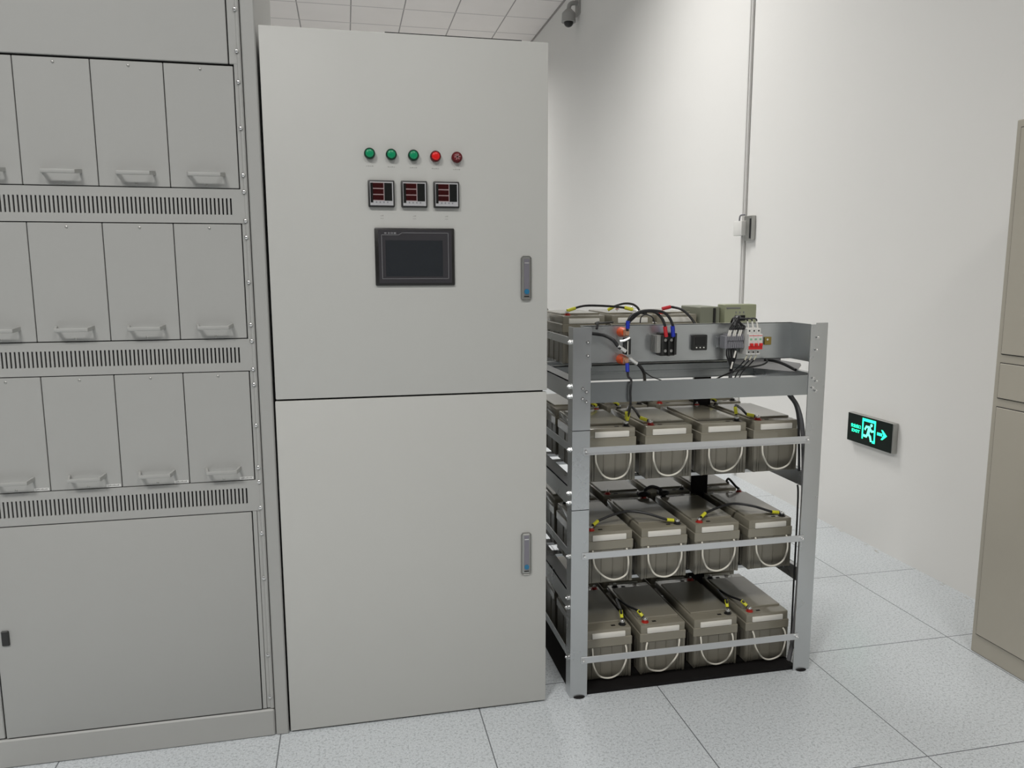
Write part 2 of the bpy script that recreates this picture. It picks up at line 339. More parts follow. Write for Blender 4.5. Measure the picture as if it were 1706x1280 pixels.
for i, (x0, x1) in enumerate(((0.0685, 0.1400), (0.1575, 0.2295), (0.2465, 0.3185))):
    z0, z1 = 1.5195, 1.5915; yf = YD - 0.011; W_ = x1 - x0
    met = Q(B(x0, x1, yf, YD, z0, z1, bev=0.003, seg=2), 'digital_meter', M['black'], label='square digital meter with three dark red readouts')
    Q(B(x0 + 0.005, x1 - 0.004, yf - 0.0008, yf, z0 + 0.0045, z1 - 0.0045, bev=0.0004), 'meter_bezel', M['silver'], met)
    fx = lambda u: x0 + 0.005 + u * (W_ - 0.009)
    fz = lambda v: z1 - 0.0045 - v * 0.063
    Q(B(fx(0.62), fx(0.95), yf - 0.0014, yf - 0.0007, fz(0.80), fz(0.05)), 'display_window', M['darkwin'], met)
    Q(B(fx(0.02), fx(0.13), yf - 0.0014, yf - 0.0007, fz(0.88), fz(0.05)), 'display_window', M['darkwin'], met)
    Q(B(fx(0.10), fx(0.61), yf - 0.0013, yf - 0.0007, fz(0.80), fz(0.04)), 'readout_frame', M['pink'], met)
    for k in range(3):
        Q(B(fx(0.13), fx(0.58), yf - 0.0019, yf - 0.0012, fz(0.265 + 0.252 * k), fz(0.06 + 0.252 * k)), 'readout', M['seg'], met)
    b = MB()
    for k in range(4): b.cyl((fx(0.27 + 0.16 * k), yf - 0.0006, fz(0.865)), (0, -1, 0), 0.0021, 0.0010, n=10)
    Q(b, 'meter_buttons', M['greypl'], met)
    b = MB()
    for j in range(3): b.box((x0 + x1) / 2 - 0.004 + j * 0.003, (x0 + x1) / 2 - 0.0018 + j * 0.003, YD - 0.0003, YD + 0.0005, 1.496, 1.4976 + 0.0008 * j)
    for j in range(3): b.box((x0 + x1) / 2 - 0.004 + j * 0.003, (x0 + x1) / 2 - 0.0018 + j * 0.003, YD - 0.0003, YD + 0.0005, 1.489, 1.4906)
    Q(b, 'caption_print', bpy.data.materials['faint_print'])
# touch screen
hx0, hx1, hz0, hz1 = 0.0825, 0.3035, 1.3060, 1.4645; yf = YD - 0.007
ts = Q(B(hx0, hx1, yf, YD, hz0, hz1, bev=0.003, seg=2), 'touch_screen', M['hmiedge'], label='dark switched-off touch screen')
Q(B(hx0 + 0.010, hx1 - 0.008, yf - 0.0010, yf, hz0 + 0.007, hz1 - 0.006, bev=0.0005), 'front_bezel', M['hmi'], ts)
Q(B(hx0 + 0.029, hx1 - 0.034, yf - 0.0016, yf - 0.0009, hz0 + 0.026, hz1 - 0.034), 'display_glass', M['screen'], ts)
b = MB(); l0, l1, t0, t1 = hx0 + 0.019, hx1 - 0.018, hz0 + 0.0195, hz1 - 0.0135; tl = t1 - 0.006; t_ = 0.0011
def seg(b, x0, z0, x1, z1, th=t_, y=yf - 0.0014):
    d = Vector((x1 - x0, 0, z1 - z0)); L_ = d.length; an = math.atan2(z1 - z0, x1 - x0)
    b.box(-L_ / 2 - th / 2, L_ / 2 + th / 2, -0.0003, 0.0003, -th / 2, th / 2, mtx=Matrix.Translation(((x0 + x1) / 2, y, (z0 + z1) / 2)) @ Matrix.Rotation(-an, 4, 'Y'))
seg(b, l0, t0, l1, t0); seg(b, l1, t0, l1, t1); seg(b, l1, t1, l0 + 0.056, t1); seg(b, l0 + 0.056, t1, l0 + 0.046, tl); seg(b, l0 + 0.046, tl, l0, tl); seg(b, l0, tl, l0, t0)
Q(b, 'border_line', M['hline'], ts)
# small worn maker's print: four soft marks
b = MB()
for (u, ww, hh) in ((0.0105, 0.0060, 0.0030), (0.0190, 0.0022, 0.0044), (0.0225, 0.0018, 0.0036), (0.0268, 0.0020, 0.0046), (0.0302, 0.0022, 0.0036), (0.0365, 0.0060, 0.0042)):
    b.box(l0 + u - ww / 2, l0 + u + ww / 2, yf - 0.0017, yf - 0.0009, tl + 0.0050 - hh / 2, tl + 0.0050 + hh / 2)
Q(b, 'maker_print', M['hline'], ts)
for (z0, z1) in ((1.2610, 1.3885), (0.4280, 0.5610)):
    x0, x1 = 0.4955, 0.5265; yf = YD - 0.007
    lk = Q(B(x0, x1, yf, YD, z0, z1, bev=0.0055, seg=1), 'door_lock', M['steel'])
    Q(B(x0 + 0.0085, x1 - 0.0075, yf - 0.0015, yf + 0.001, z0 + 0.016, z1 - 0.008, bev=0.0008), 'lever', M['steelin'], lk)
    b = MB(); b.cyl(((x0 + x1) / 2 + 0.0005, yf - 0.001, z0 + 0.026), (0, -1, 0), 0.0075, 0.002, n=24)
    Q(b, 'key_cylinder', M['keyblue'], lk)
    Q(B(x0 + 0.0085, x1 - 0.0075, yf - 0.0012, yf + 0.001, z0 + 0.0105, z0 + 0.0135), 'slot', M['dark'], lk)
    Q(B(x0 + 0.0095, x1 - 0.0085, yf - 0.0022, yf, z1 - 0.021, z1 - 0.0185), 'ridge', M['tinned'], lk)

# ---------------------------------------------------------------- battery rack
RX0, RX1, RY0, RY1 = 0.655, 1.502, Y0, 3.01
O3 = (RX0, RY0, 0)
rk = thing('battery_rack', 'galvanised steel battery rack with three loaded shelves and an electrical plate on top', 'rack', O3)
def K(mb, name, m=None, par=None, **k): return mb.build(name, m or M['galv'], par or rk, off=O3, **k)
T = 0.003
b = MB()
for z0, z1 in ((0.0, 0.6165), (0.6190, 0.8655), (0.8680, 1.180)):
    b.box(RX0, RX0 + 0.056, RY0, RY0 + T, z0, z1); b.box(RX0, RX0 + T, RY0 + T, RY0 + 0.048, z0, z1)
up = K(b, 'upright')
b = MB()
for z in (0.6165, 0.8655): b.box(RX0 + 0.001, RX0 + 0.0555, RY0 + 0.0008, RY0 + 0.006, z - 0.0005, z + 0.0030)
K(b, 'joint_gap', M['dark'], up)
b = MB(); b.box(RX1 - 0.060, RX1, RY0, RY0 + T, 0, 1.176); b.box(RX1 - T, RX1, RY0 + T, RY0 + 0.048, 0, 1.176); b.box(RX1 - 0.040, RX1, RY0, RY0 + 0.004, 1.176, 1.181); K(b, 'upright')
b = MB(); b.box(RX0, RX0 + 0.056, RY1 - T, RY1, 0, 1.18); b.box(RX0, RX0 + T, RY1 - 0.048, RY1 - T, 0, 1.18); K(b, 'upright')
b = MB(); b.box(RX1 - 0.060, RX1, RY1 - T, RY1, 0, 1.03); b.box(RX1 - T, RX1, RY1 - 0.048, RY1 - T, 0, 1.03); K(b, 'upright')
# top beams
def lbeam(x0, x1, y, z0, z1, s=1, fl=0.03):
    q = MB(); q.box(x0, x1, min(y, y + s * T), max(y, y + s * T), z0, z1)
    if fl: q.box(x0, x1, min(y, y + s * fl), max(y, y + s * fl), z1 - T, z1)
    return q
K(lbeam(RX0 + 0.052, RX1 - 0.058, RY0 + 0.002, 0.950, 1.013, fl=0), 'front_beam', M['beam'])
q = lbeam(RX0 + 0.006, RX1 - 0.006, 2.600, 0.957, 1.012); q.box(RX0 + 0.006, RX1 - 0.006, 2.592, 2.600, 0.984, 0.987); q.box(RX0 + 0.006, RX1 - 0.006, 2.594, 2.600, 0.957, 0.9595); K(q, 'middle_beam', M['beam'])
K(B(1.256, 1.322, 2.6055, 2.6105, 0.004, 0.956), 'centre_upright', M['base'])
K(lbeam(RX0 + 0.058, RX1 - 0.058, RY1 - 0.006, 0.950, 1.010, s=-1), 'rear_beam')
def side_rail(x, s, z0, z1, fl, name, y0=RY0 + 0.006, y1=RY1 - 0.006):
    q = MB(); q.box(min(x, x + s * T), max(x, x + s * T), y0, y1, z0, z1)
    if fl: q.box(min(x, x + s * fl), max(x, x + s * fl), y0, y1, z1 - T, z1)
    return K(q, name)
def bolt(p, ax, r=0.0075, par=None):
    q = MB(); q.cyl(p, ax, r * 1.25, 0.0015, n=14); q.cyl(p, ax, r, 0.0075, n=6); q.ball(Vector(p) + Vector(ax) * 0.0075, r * 0.55, (1, 1, 1), 8); return K(q, 'bolt', M['chrome'])
for zt, tier in ((1.013, 'top'), (0.680, 'a'), (0.340, 'b')):
    side_rail(RX0 + 0.0035, 1, zt - 0.060, zt, 0.045, 'shelf_rail')
    side_rail(RX1 - 0.0035, -1, zt - 0.060, zt, 0.018, 'shelf_rail')
    for dz in (-0.013, -0.044):
        bolt((RX0, RY0 + 0.026, zt + dz), (-1, 0, 0))
        if tier == 'top':
            bolt((RX0 + 0.030, RY0, zt + dz - 0.004), (0, -1, 0), 0.0045); bolt((RX0 + 0.042, RY0, zt + dz - 0.014), (0, -1, 0), 0.0045)
            bolt((RX1 - 0.034, RY0, zt + dz - 0.006), (0, -1, 0), 0.0045); bolt((RX1 - 0.046, RY0, zt + dz + 0.004), (0, -1, 0), 0.0045)
for zc in (1.135, 0.805, 0.465, 0.130):
    side_rail(RX0 + 0.0035, 1, zc - 0.012, zc + 0.012, 0, 'guard_rail')
    side_rail(RX1 - 0.0035, -1, zc - 0.012, zc + 0.012, 0, 'guard_rail', y1=(RY1 - 0.006 if zc < 1 else 2.5)) if zc > 1 else None
    bolt((RX0, RY0 + 0.022, zc), (-1, 0, 0))
for zc, wz in ((0.8035, 0.022), (0.4695, 0.021), (0.125, 0.022)):
    q = MB(); q.box(RX0 + 0.034, RX1 - 0.048, RY0 - 0.0035, RY0 - 0.0005, zc - wz / 2, zc + wz / 2, bev=0.0006)
    if zc > 0.7: q.box(RX0 + 0.036, RX1 - 0.050, RY0 - 0.012, RY0 - 0.0035, zc - wz / 2, zc - wz / 2 + 0.0025, bev=0.0005)
    K(q, 'guard_bar', M['galv_light'])
    for x in (RX0 + 0.042, RX1 - 0.056): bolt((x, RY0 - 0.0035, zc), (0, -1, 0), 0.0042)
for z, x in ((1.135, RX0 + 0.045), (1.095, RX0 + 0.045), (1.135, RX1 - 0.038), (1.095, RX1 - 0.040)): bolt((x, RY0, z), (0, -1, 0), 0.0045)
for zt in (0.680, 0.340):
    for y in (2.300, 2.540, 2.660, 2.900):
        K(B(RX0 + 0.008, RX1 - 0.008, y, y + 0.04, zt - 0.011, zt - 0.0005), 'cross_bar')
for y in (2.700, 2.900): K(B(RX0 + 0.008, RX1 - 0.008, y, y + 0.04, 1.004, 1.0155), 'cross_bar')
K(B(RX0 + 0.010, RX1 - 0.035, RY0 + 0.012, RY1 - 0.012, 0.0, 0.004), 'base_sheet', M['base'])
q = MB(); q.box(RX0 + 0.012, RX1 - 0.045, RY0 + 0.010, RY0 + 0.022, 0.0, 0.012); K(q, 'base_edge', M['base'])
for x in (RX0 + 0.03, RX1 - 0.03): 
    q = MB(); q.ball((x, RY0 + 0.0, 0.002), 0.013, (1.5, 0.9, 0.28), 10); K(q, 'foot_pad', M['base'])
# top mounting plate (U shaped, flanges come forward to the posts)
PY = 2.281; pz0, pz1 = 1.057, 1.177
q = MB(); q.box(0.7125, 1.443, PY, PY + 0.002, pz0, pz1); q.box(0.7125, 0.7145, RY0 + 0.004, PY, pz0, pz1); q.box(1.441, 1.443, RY0 + 0.004, PY, pz0, pz1)
q.box(0.7125, 1.443, PY, PY + 0.012, pz0, pz0 + 0.002); q.box(0.7125, 1.443, PY, PY + 0.012, pz1 - 0.002, pz1)
K(q, 'mounting_plate', M['plate'])

# ---------------------------------------------------------------- batteries
BL, BW, BH = 0.350, 0.166, 0.179
def ropemb(dx0=0.0, sag=0.0, skew=0.0):
    q = MB(); hw = 0.0575
    pts = [(-hw, -0.002, 0.114), (-hw - 0.001 + dx0, -0.010, 0.098), (-hw + 0.001 + dx0 + skew * .3, -0.014, 0.062), (-hw * 0.62 + dx0 + skew, -0.016, 0.024 - sag), (skew, -0.017, 0.0125 - sag),
           (hw * 0.62 + dx0 + skew, -0.016, 0.026 - sag), (hw - 0.002 + dx0 + skew * .3, -0.014, 0.064), (hw + 0.001 + dx0, -0.010, 0.100), (hw, -0.002, 0.114)]
    q.tube(pts, 0.0029, n=8, sub=5); return q
def battery(label, flip, rope, loc, group, lit=True):
    t = thing('battery', label, 'battery', loc, group)
    q = MB(); q.box(-0.080, 0.080, 0.004, BL - 0.004, 0, 0.122, bev=0.003)
    for x in (-0.0775, -0.066, -0.058, -0.027, 0.012, 0.050, 0.060, 0.070):
        q.box(x, x + 0.0022, 0.0012, 0.006, 0.002, 0.112)
    for x in (-0.079, 0.072): q.box(x, x + 0.007, 0.0015, 0.006, 0.001, 0.114)
    for y in (0.05, 0.12, 0.19, 0.26): q.box(-0.082, 0.082, y, y + 0.004, 0.002, 0.11)
    q.build('case', M['batt'], t)
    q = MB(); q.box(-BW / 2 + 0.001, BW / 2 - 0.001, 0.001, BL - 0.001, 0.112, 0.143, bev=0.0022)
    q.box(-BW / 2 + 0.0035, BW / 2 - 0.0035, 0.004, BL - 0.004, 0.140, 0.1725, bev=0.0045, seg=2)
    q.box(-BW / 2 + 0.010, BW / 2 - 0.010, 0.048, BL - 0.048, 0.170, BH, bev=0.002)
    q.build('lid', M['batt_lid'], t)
    q = MB(); q.box(-0.0575, 0.0575, -0.0005, 0.0055, 0.1435, 0.1625, bev=0.0022, seg=2); q.build('label_strip', M['white'], t)
    rope.build('rope_handle', M['rope'], t)
    s = 1 if flip else -1
    for (x, y, red) in ((s * 0.0555, 0.027, not flip), (s * 0.0555, BL - 0.027, flip)):
        q = MB(); q.cyl((x, y, 0.1722), (0, 0, 1), 0.0125, 0.002, n=20); q.cyl((x, y, 0.174), (0, 0, 1), 0.0085, 0.006, n=16)
        te = q.build('terminal', M['red'] if red else M['black'], t, label='red terminal' if red else 'black terminal')
        q = MB(); q.cyl((x, y, 0.1798), (0, 0, 1), 0.0058, 0.005, n=6); q.ball((x, y, 0.185), 0.004, n=8); q.build('bolt', M['chrome'], te)
        q = MB(); q.box(x - s * 0.032 - 0.007, x - s * 0.032 + 0.007, y - 0.004, y + 0.004, 0.172, 0.1732); q.build('slot_mark', M['base'], t)
    return t
CX = {'a': [0.811, 1.006, 1.199, 1.387], 'b': [0.808, 0.998, 1.188, 1.383], 'c': [0.811, 1.003, 1.195, 1.388], 't': [0.835, 1.020, 1.193]}
ZB = {'a': 0.680, 'b': 0.340, 'c': 0.0045, 't': 1.0160}
YR = [2.254, 2.634]
TN = {'a': 'upper shelf', 'b': 'middle shelf', 'c': 'bottom shelf'}
PN2 = ['leftmost of its row', 'second from the left in its row', 'third from the left in its row', 'rightmost of its row']
PN = ['beside the left front post', 'second from the left front post', 'third from the left front post', 'beside the right front post']
ropes = {('a', 0): (0, 0, 0.004), ('a', 1): (0, 0.0, -0.004), ('a', 2): (0, -0.003, -0.008), ('a', 3): (0.002, 0, 0.002),
         ('b', 0): (0.0, -0.004, 0.016), ('b', 1): (-0.002, 0.002, 0), ('b', 2): (0, -0.002, -0.004), ('b', 3): (0, -0.002, 0.004),
         ('c', 0): (0, 0, -0.002), ('c', 1): (-0.006, -0.004, -0.014), ('c', 2): (0, -0.004, 0), ('c', 3): (0.004, 0.002, 0.006)}
protos = {}
for tier in 'abc':
    for k in range(4):
        flip = (k % 2 == 0) if tier in 'ac' else (k % 2 == 1)   # flip: black terminal at front right
        x = CX[tier][k]
        lab = 'front-row grey battery on the %s, %s' % (TN[tier], PN[k])
        o = battery(lab, flip, ropemb(*ropes[(tier, k)]), (x, YR[0], ZB[tier]), 'front-row batteries on the %s' % TN[tier])
        protos.setdefault(flip, o)
        copy_tree(protos[not flip] if (not flip) in protos else o, (x, YR[1], ZB[tier]), 'back-row grey battery on the %s, %s' % (TN[tier], PN2[k]), 'back-row batteries on the %s' % TN[tier])
for k in range(3):
    copy_tree(protos[k == 1], (CX['t'][k], YR[1], ZB['t']), ['leftmost grey battery standing on top of the rack, next to the cabinet', 'middle grey battery of the three standing on top of the rack', 'rightmost grey battery on top of the rack, red sleeve on its lead'][k], 'batteries on top of the rack')

# ---------------------------------------------------------------- jumper cables between batteries
def cable(name, label, pts, r, sleeves=(), loc=None, cat='cable', group=None, m='rubber', lug=()):
    loc = loc or pts[0]
    t = thing(name, label, cat, loc, group)
    q = MB(); q.tube(pts, r, n=9, sub=6); q.build('cable_sheath', M[m], t, off=loc)
    for (a, b_, colr, rr) in sleeves:
        q = MB(); q.tube([a, b_], rr, n=12, sub=1); q.build('sleeve', M[colr], t, off=loc, label={'yellow': 'yellow sleeve', 'blue': 'blue sleeve', 'redsl': 'red sleeve', 'tinned': 'bare tinned lug', 'white': 'white ferrule'}[colr])
    for (p, rr, colr) in lug:
        q = MB(); q.cyl(p, (0, 0, 1), rr, 0.003, n=16); q.build('lug', M[colr], t, off=loc)
    return t
def jumper(label, a, b_, h, back=0.03, r=0.0042, dirs=None, group='battery jumper cables'):
    """a,b terminal points (x,y,z of lid terminal top)"""
    a = Vector(a); b_ = Vector(b_); d = (b_ - a).normalized()
    da = Vector(dirs[0]).normalized() if dirs else (d + Vector((0, 0.5, 0.35))).normalized()
    db = Vector(dirs[1]).normalized() if dirs else (-d + Vector((0, 0.5, 0.35))).normalized()
    a2, b2 = a + da * 0.036, b_ + db * 0.036
    mid = (a2 + b2) / 2 + Vector((0, back, h))
    pts = [a + da * 0.008, a + da * 0.02, a2, a2.lerp(mid, 0.5) + Vector((0, 0, h * .25)), mid, b2.lerp(mid, 0.5) + Vector((0, 0, h * .25)), b2, b_ + db * 0.02, b_ + db * 0.008]
    return cable('jumper_cable', label, pts, r, [(a + da * 0.012, a2, 'yellow', 0.0058), (b_ + db * 0.012, b2, 'yellow', 0.0058)], group=group,
                 lug=[(a - Vector((0, 0, 0.001)), 0.008, 'tinned'), (b_ - Vector((0, 0, 0.001)), 0.008, 'tinned')], loc=tuple(a))
def tp(tier, k, side, row=0, rear=False):
    return (CX[tier][k] + side * 0.0555, YR[row] + (BL - 0.027 if rear else 0.027), ZB[tier] + 0.1835)
jumper('black jumper cable arching over the two left batteries of the middle shelf', tp('b', 0, -1), tp('b', 1, 1), 0.022, 0.03, dirs=((0.8, 0.45, 0.35), (-1, 0.12, 0.12)))
jumper('black jumper cable arching over the two right batteries of the middle shelf', tp('b', 2, -1), tp('b', 3, 1), 0.022, 0.03, dirs=((0.8, 0.45, 0.35), (-1, 0.12, 0.12)))
jumper('short black jumper with yellow sleeves linking the two left batteries of the upper shelf', tp('a', 0, 1), tp('a', 1, -1), 0.022, 0.03, dirs=((0.15, 0.25, 0.9), (-0.8, 0.5, 0.3)))
jumper('short black jumper with yellow sleeves linking the two right batteries of the upper shelf', tp('a', 2, 1), tp('a', 3, -1), 0.012, 0.03, dirs=((-0.05, 0.25, 0.9), (-0.8, 0.5, 0.15)))
jumper('short black jumper with yellow sleeves linking the two left batteries of the bottom shelf', tp('c', 0, 1), tp('c', 1, -1), -0.012, 0.12, dirs=((0.0, 0.4, 0.9), (-0.45, 0.7, 0.55)))
jumper('short black jumper with yellow sleeves linking the two right batteries of the bottom shelf', tp('c', 2, 1), tp('c', 3, -1), -0.012, 0.12, dirs=((0.0, 0.4, 0.9), (-0.55, 0.7, 0.55)))
# rear links on each shelf (front row <-> back row), dark boots
for tier in 'abc':
    for k in ((1, 2) if tier == 'b' else (0, 1, 2)):
        sd = [1, -1, 1, -1][k] if tier == 'b' else [-1, 1, -1, 1][k]
        sd = {('b', 1): 1, ('b', 2): -1}.get((tier, k), sd)
    pairs = {'b': [((1, 1), (2, -1), 'centre')], 'a': [((1, -1), (1, -1), None)], 'c': []}[tier]
# middle shelf: black link joining the inner rear terminals of the two centre batteries
a = Vector(tp('b', 1, 1, 0, True)); c = Vector(tp('b', 2, -1, 0, True))
t = thing('terminal_link', 'dark link with black boots between the rear terminals of the two centre middle-shelf batteries', 'cable', tuple(a))
q = MB(); q.tube([a, a + Vector((0.012, 0.012, 0.018)), (a + c) / 2 + Vector((0, 0.02, 0.026)), c + Vector((-0.012, 0.012, 0.018)), c], 0.006, n=10); q.build('cable_sheath', M['rubber'], t, off=a)
for p_, sx_ in ((a, -1), (c, 1)):
    q = MB(); q.ball(p_ + Vector((0, 0, 0.006)), 0.017, (1.35, 1.0, 0.6), 14); q.box(p_.x - 0.02, p_.x + 0.02, p_.y - 0.004, p_.y + 0.022, p_.z - 0.004, p_.z + 0.012, bev=0.003)
    q.build('boot', M['black'], t, off=a)
for (lab, tier, k, sd) in (('dark link from front to back row over the leftmost middle-shelf batteries', 'b', 0, -1), ('dark link from front to back row over the rightmost middle-shelf batteries', 'b', 3, 1),
                           ('dark yellow-sleeved link behind the second upper-shelf battery from the left', 'a', 1, -1), ('dark yellow-sleeved link behind the rightmost battery on the upper shelf', 'a', 3, -1),
                           ('dark yellow-sleeved link behind the leftmost battery on the upper shelf', 'a', 0, 1)):
    a = Vector(tp(tier, k, sd, 0, True)); b_ = Vector((CX[tier][k] + sd * 0.0555, YR[1] + 0.027, a.z))
    dz = Vector((0, 0, 1))
    cable('jumper_cable', lab, [a + dz * 0.002, a + dz * 0.012 + Vector((-0.012, 0.006, 0)), (a + b_) / 2 + Vector((-0.02 * sd, 0, 0.03)), b_ + dz * 0.012 + Vector((-0.01, -0.006, 0)), b_ + dz * 0.002], 0.0045,
          [(a + dz * 0.004, a + dz * 0.018 + Vector((-0.02, 0.008, 0)), 'yellow' if tier == 'a' else 'yellow', 0.006)] if tier == 'a' else [], group='front-to-back battery links', lug=[(a - dz * 0.001, 0.008, 'tinned')])
# top batteries cables
cable('jumper_cable', 'long black lead lying across the two left batteries on top of the rack',
      [(0.778, 2.655, 1.206), (0.80, 2.66, 1.212), (0.849, 2.67, 1.222), (0.929, 2.67, 1.220), (0.99, 2.662, 1.214), (1.018, 2.655, 1.206)], 0.0042,
      [((0.776, 2.652, 1.206), (0.808, 2.662, 1.214), 'yellow', 0.0062), ((0.996, 2.66, 1.214), (1.026, 2.652, 1.206), 'yellow', 0.0066)], lug=[((0.774, 2.652, 1.200), 0.008, 'tinned'), ((1.028, 2.652, 1.200), 0.008, 'tinned')])
cable('jumper_cable', 'short black lead arching behind the middle battery on top of the rack',
      [(0.965, 2.74, 1.204), (0.982, 2.73, 1.216), (1.015, 2.72, 1.226), (1.045, 2.71, 1.224), (1.062, 2.70, 1.212), (1.066, 2.69, 1.200)], 0.0042, [((0.960, 2.74, 1.202), (0.982, 2.73, 1.216), 'yellow', 0.006)])
cable('battery_lead', 'black lead with a red sleeve dropping from the right battery on top of the rack',
      [(1.142, 2.652, 1.208), (1.165, 2.652, 1.214), (1.184, 2.645, 1.213), (1.202, 2.600, 1.202), (1.222, 2.55, 1.160), (1.23, 2.52, 1.10), (1.225, 2.50, 1.05)], 0.0045, [((1.140, 2.652, 1.208), (1.172, 2.650, 1.215), 'redsl', 0.0066)])
cable('battery_lead', 'thin black lead bending over the plate edge behind the left post',
      [(0.93, 2.60, 1.165), (0.85, 2.50, 1.170), (0.80, 2.40, 1.176), (0.775, 2.30, 1.186), (0.765, 2.275, 1.184), (0.757, 2.262, 1.168)], 0.004)

# ---------------------------------------------------------------- devices on the mounting plate
ZF = PY - 0.0005
# fuse holder
t = thing('fuse_holder', 'fuse holder with two orange insulators and a black fuse on the rack plate', 'fuse', (0.845, PY, 1.06))
o_ = (0.845, PY, 1.06)
for z in (1.156, 1.070):
    q = MB(); q.cyl((0.845, ZF, z), (0, -1, 0), 0.016, 0.020, n=20, r2=0.013); q.cyl((0.845, ZF - 0.020, z), (0, -1, 0), 0.015, 0.016, n=20, r2=0.012); q.build('insulator', M['orange'], t, off=o_)
    q = MB(); q.box(0.8365, 0.8545, ZF - 0.044, ZF - 0.036, z - 0.011, z + 0.011, bev=0.002); q.cyl((0.8455, ZF - 0.044, z), (0, -1, 0), 0.0068, 0.008, n=14); q.build('copper_clamp', M['copper'], t, off=o_)
q = MB(); q.box(0.8365, 0.8555, ZF - 0.060, ZF - 0.034, 1.090, 1.141, bev=0.002); q.build('fuse_body', M['black'], t, off=o_)
q = MB(); q.box(0.8435, 0.8455, ZF - 0.0615, ZF - 0.0595, 1.090, 1.132); q.build('white_stripe', M['white'], t, off=o_)
q = MB(); q.tube([(0.819, ZF - 0.058, 1.132), (0.835, ZF - 0.060, 1.134), (0.850, ZF - 0.060, 1.142)], 0.0038, n=8); q.build('pull_tab', M['tinned'], t, off=o_)
# power relay
o_ = (0.985, PY, 1.085)
t = thing('power_relay', 'black relay with a finned metal side mounted mid-left on the rack plate', 'relay', o_)
q = MB(); q.box(0.9475, 0.9625, ZF - 0.040, ZF, 1.090, 1.146, bev=0.001)
for k in range(4): q.box(0.9445, 0.9475, ZF - 0.036 + k * 0.009, ZF - 0.032 + k * 0.009, 1.092, 1.144)
q.build('heat_sink', M['steel'], t, off=o_)
q = MB(); q.box(0.9625, 1.013, ZF - 0.034, ZF, 1.080, 1.152, bev=0.002); q.box(0.9625, 0.970, ZF - 0.046, ZF - 0.03, 1.084, 1.146, bev=0.001); q.box(0.985, 0.991, ZF - 0.046, ZF - 0.03, 1.080, 1.130, bev=0.001); q.box(1.005, 1.013, ZF - 0.046, ZF - 0.03, 1.084, 1.152, bev=0.001)
q.build('relay_body', M['black'], t, off=o_)
for (x, z) in ((0.978, 1.130), (0.998, 1.130), (0.978, 1.096), (0.998, 1.096)):
    q = MB(); q.cyl((x, ZF - 0.034, z), (0, -1, 0), 0.0048, 0.005, n=12); q.build('terminal_screw', M['steel'], t, off=o_)
# indicator module
o_ = (1.108, PY, 1.09)
t = thing('socket_module', 'small square black module with three bright dots on the middle of the rack plate', 'module', o_)
q = MB(); q.box(1.083, 1.133, ZF - 0.014, ZF, 1.0925, 1.1420, bev=0.002); q.build('housing', M['black'], t, off=o_)
for k in range(3): q = MB(); q.cyl((1.0955 + k * 0.0125, ZF - 0.014, 1.1015), (0, -1, 0), 0.0022, 0.0015, n=10); q.build('contact', M['white'], t, off=o_)
q = MB(); q.box(1.090, 1.126, ZF - 0.0155, ZF - 0.0135, 1.110, 1.136, bev=0.0005); q.build('cover', mat('matt_black', (0.008, 0.008, 0.008), 0.6), t, off=o_)
# DIN rail
o_ = (1.17, PY, 1.105)
q = MB(); q.box(1.168, 1.335, ZF - 0.004, ZF, 1.100, 1.135); q.box(1.168, 1.335, ZF - 0.008, ZF - 0.004, 1.100, 1.104); q.box(1.168, 1.335, ZF - 0.008, ZF - 0.004, 1.131, 1.135)
tagm(q.build('mounting_rail', M['plate'], None, off=o_), o_, 'short metal rail behind the terminal strip and circuit breaker', 'rail')
o_ = (1.215, PY, 1.098)
t = thing('terminal_strip', 'dark grey terminal strip beside the white circuit breaker', 'terminal strip', o_)
q = MB(); q.box(1.178, 1.1865, ZF - 0.045, ZF - 0.009, 1.098, 1.140, bev=0.0015); q.build('end_stop', M['greypl'], t, off=o_)
for k in range(9):
    x = 1.1875 + k * 0.0065
    q = MB(); q.box(x, x + 0.0058, ZF - 0.038, ZF - 0.009, 1.098, 1.144, bev=0.0008); q.box(x + 0.0005, x + 0.0053, ZF - 0.043, ZF - 0.036, 1.124, 1.138, bev=0.0006); q.box(x + 0.0005, x + 0.0053, ZF - 0.043, ZF - 0.036, 1.100, 1.114, bev=0.0006)
    tm = q.build('terminal_block', M['greypl'], t, off=o_)
# circuit breaker
o_ = (1.275, PY, 1.078)
t = thing('circuit_breaker', 'white three-pole circuit breaker with red toggles on the rack plate', 'circuit breaker', o_)
for k in range(3):
    x0 = 1.2505 + k * 0.0162; x1 = x0 + 0.0157
    q = MB(); q.box(x0, x1, ZF - 0.052, ZF - 0.009, 1.078, 1.163, bev=0.001); q.box(x0, x1, ZF - 0.064, ZF - 0.050, 1.096, 1.1455, bev=0.001)
    pm = q.build('pole_module', M['whitepl'], t, off=o_)
    q = MB(); q.cyl(((x0 + x1) / 2, ZF - 0.0518, 1.155), (0, -1, 0), 0.0027, 0.001, n=10); q.cyl(((x0 + x1) / 2, ZF - 0.0518, 1.0865), (0, -1, 0), 0.0027, 0.001, n=10); q.build('screw_hole', M['dark'], pm, off=o_)
    q = MB(); q.box(x0 + 0.0035, x1 - 0.0035, ZF - 0.074, ZF - 0.0642, 1.108, 1.1165, bev=0.001); q.build('toggle', M['redtog'], pm, off=o_)
    q = MB(); q.box(x0 + 0.004, x1 - 0.004, ZF - 0.0646, ZF - 0.0640, 1.1255, 1.132); q.build('green_window', mat('pale_green_window', (0.25, 0.50, 0.32), 0.5) if k == 0 else bpy.data.materials['pale_green_window'], pm, off=o_)
q = MB(); q.box(1.2505, 1.2985, ZF - 0.0655, ZF - 0.0640, 1.0965, 1.1075); q.build('toggle_band', M['redtog'], t, off=o_)
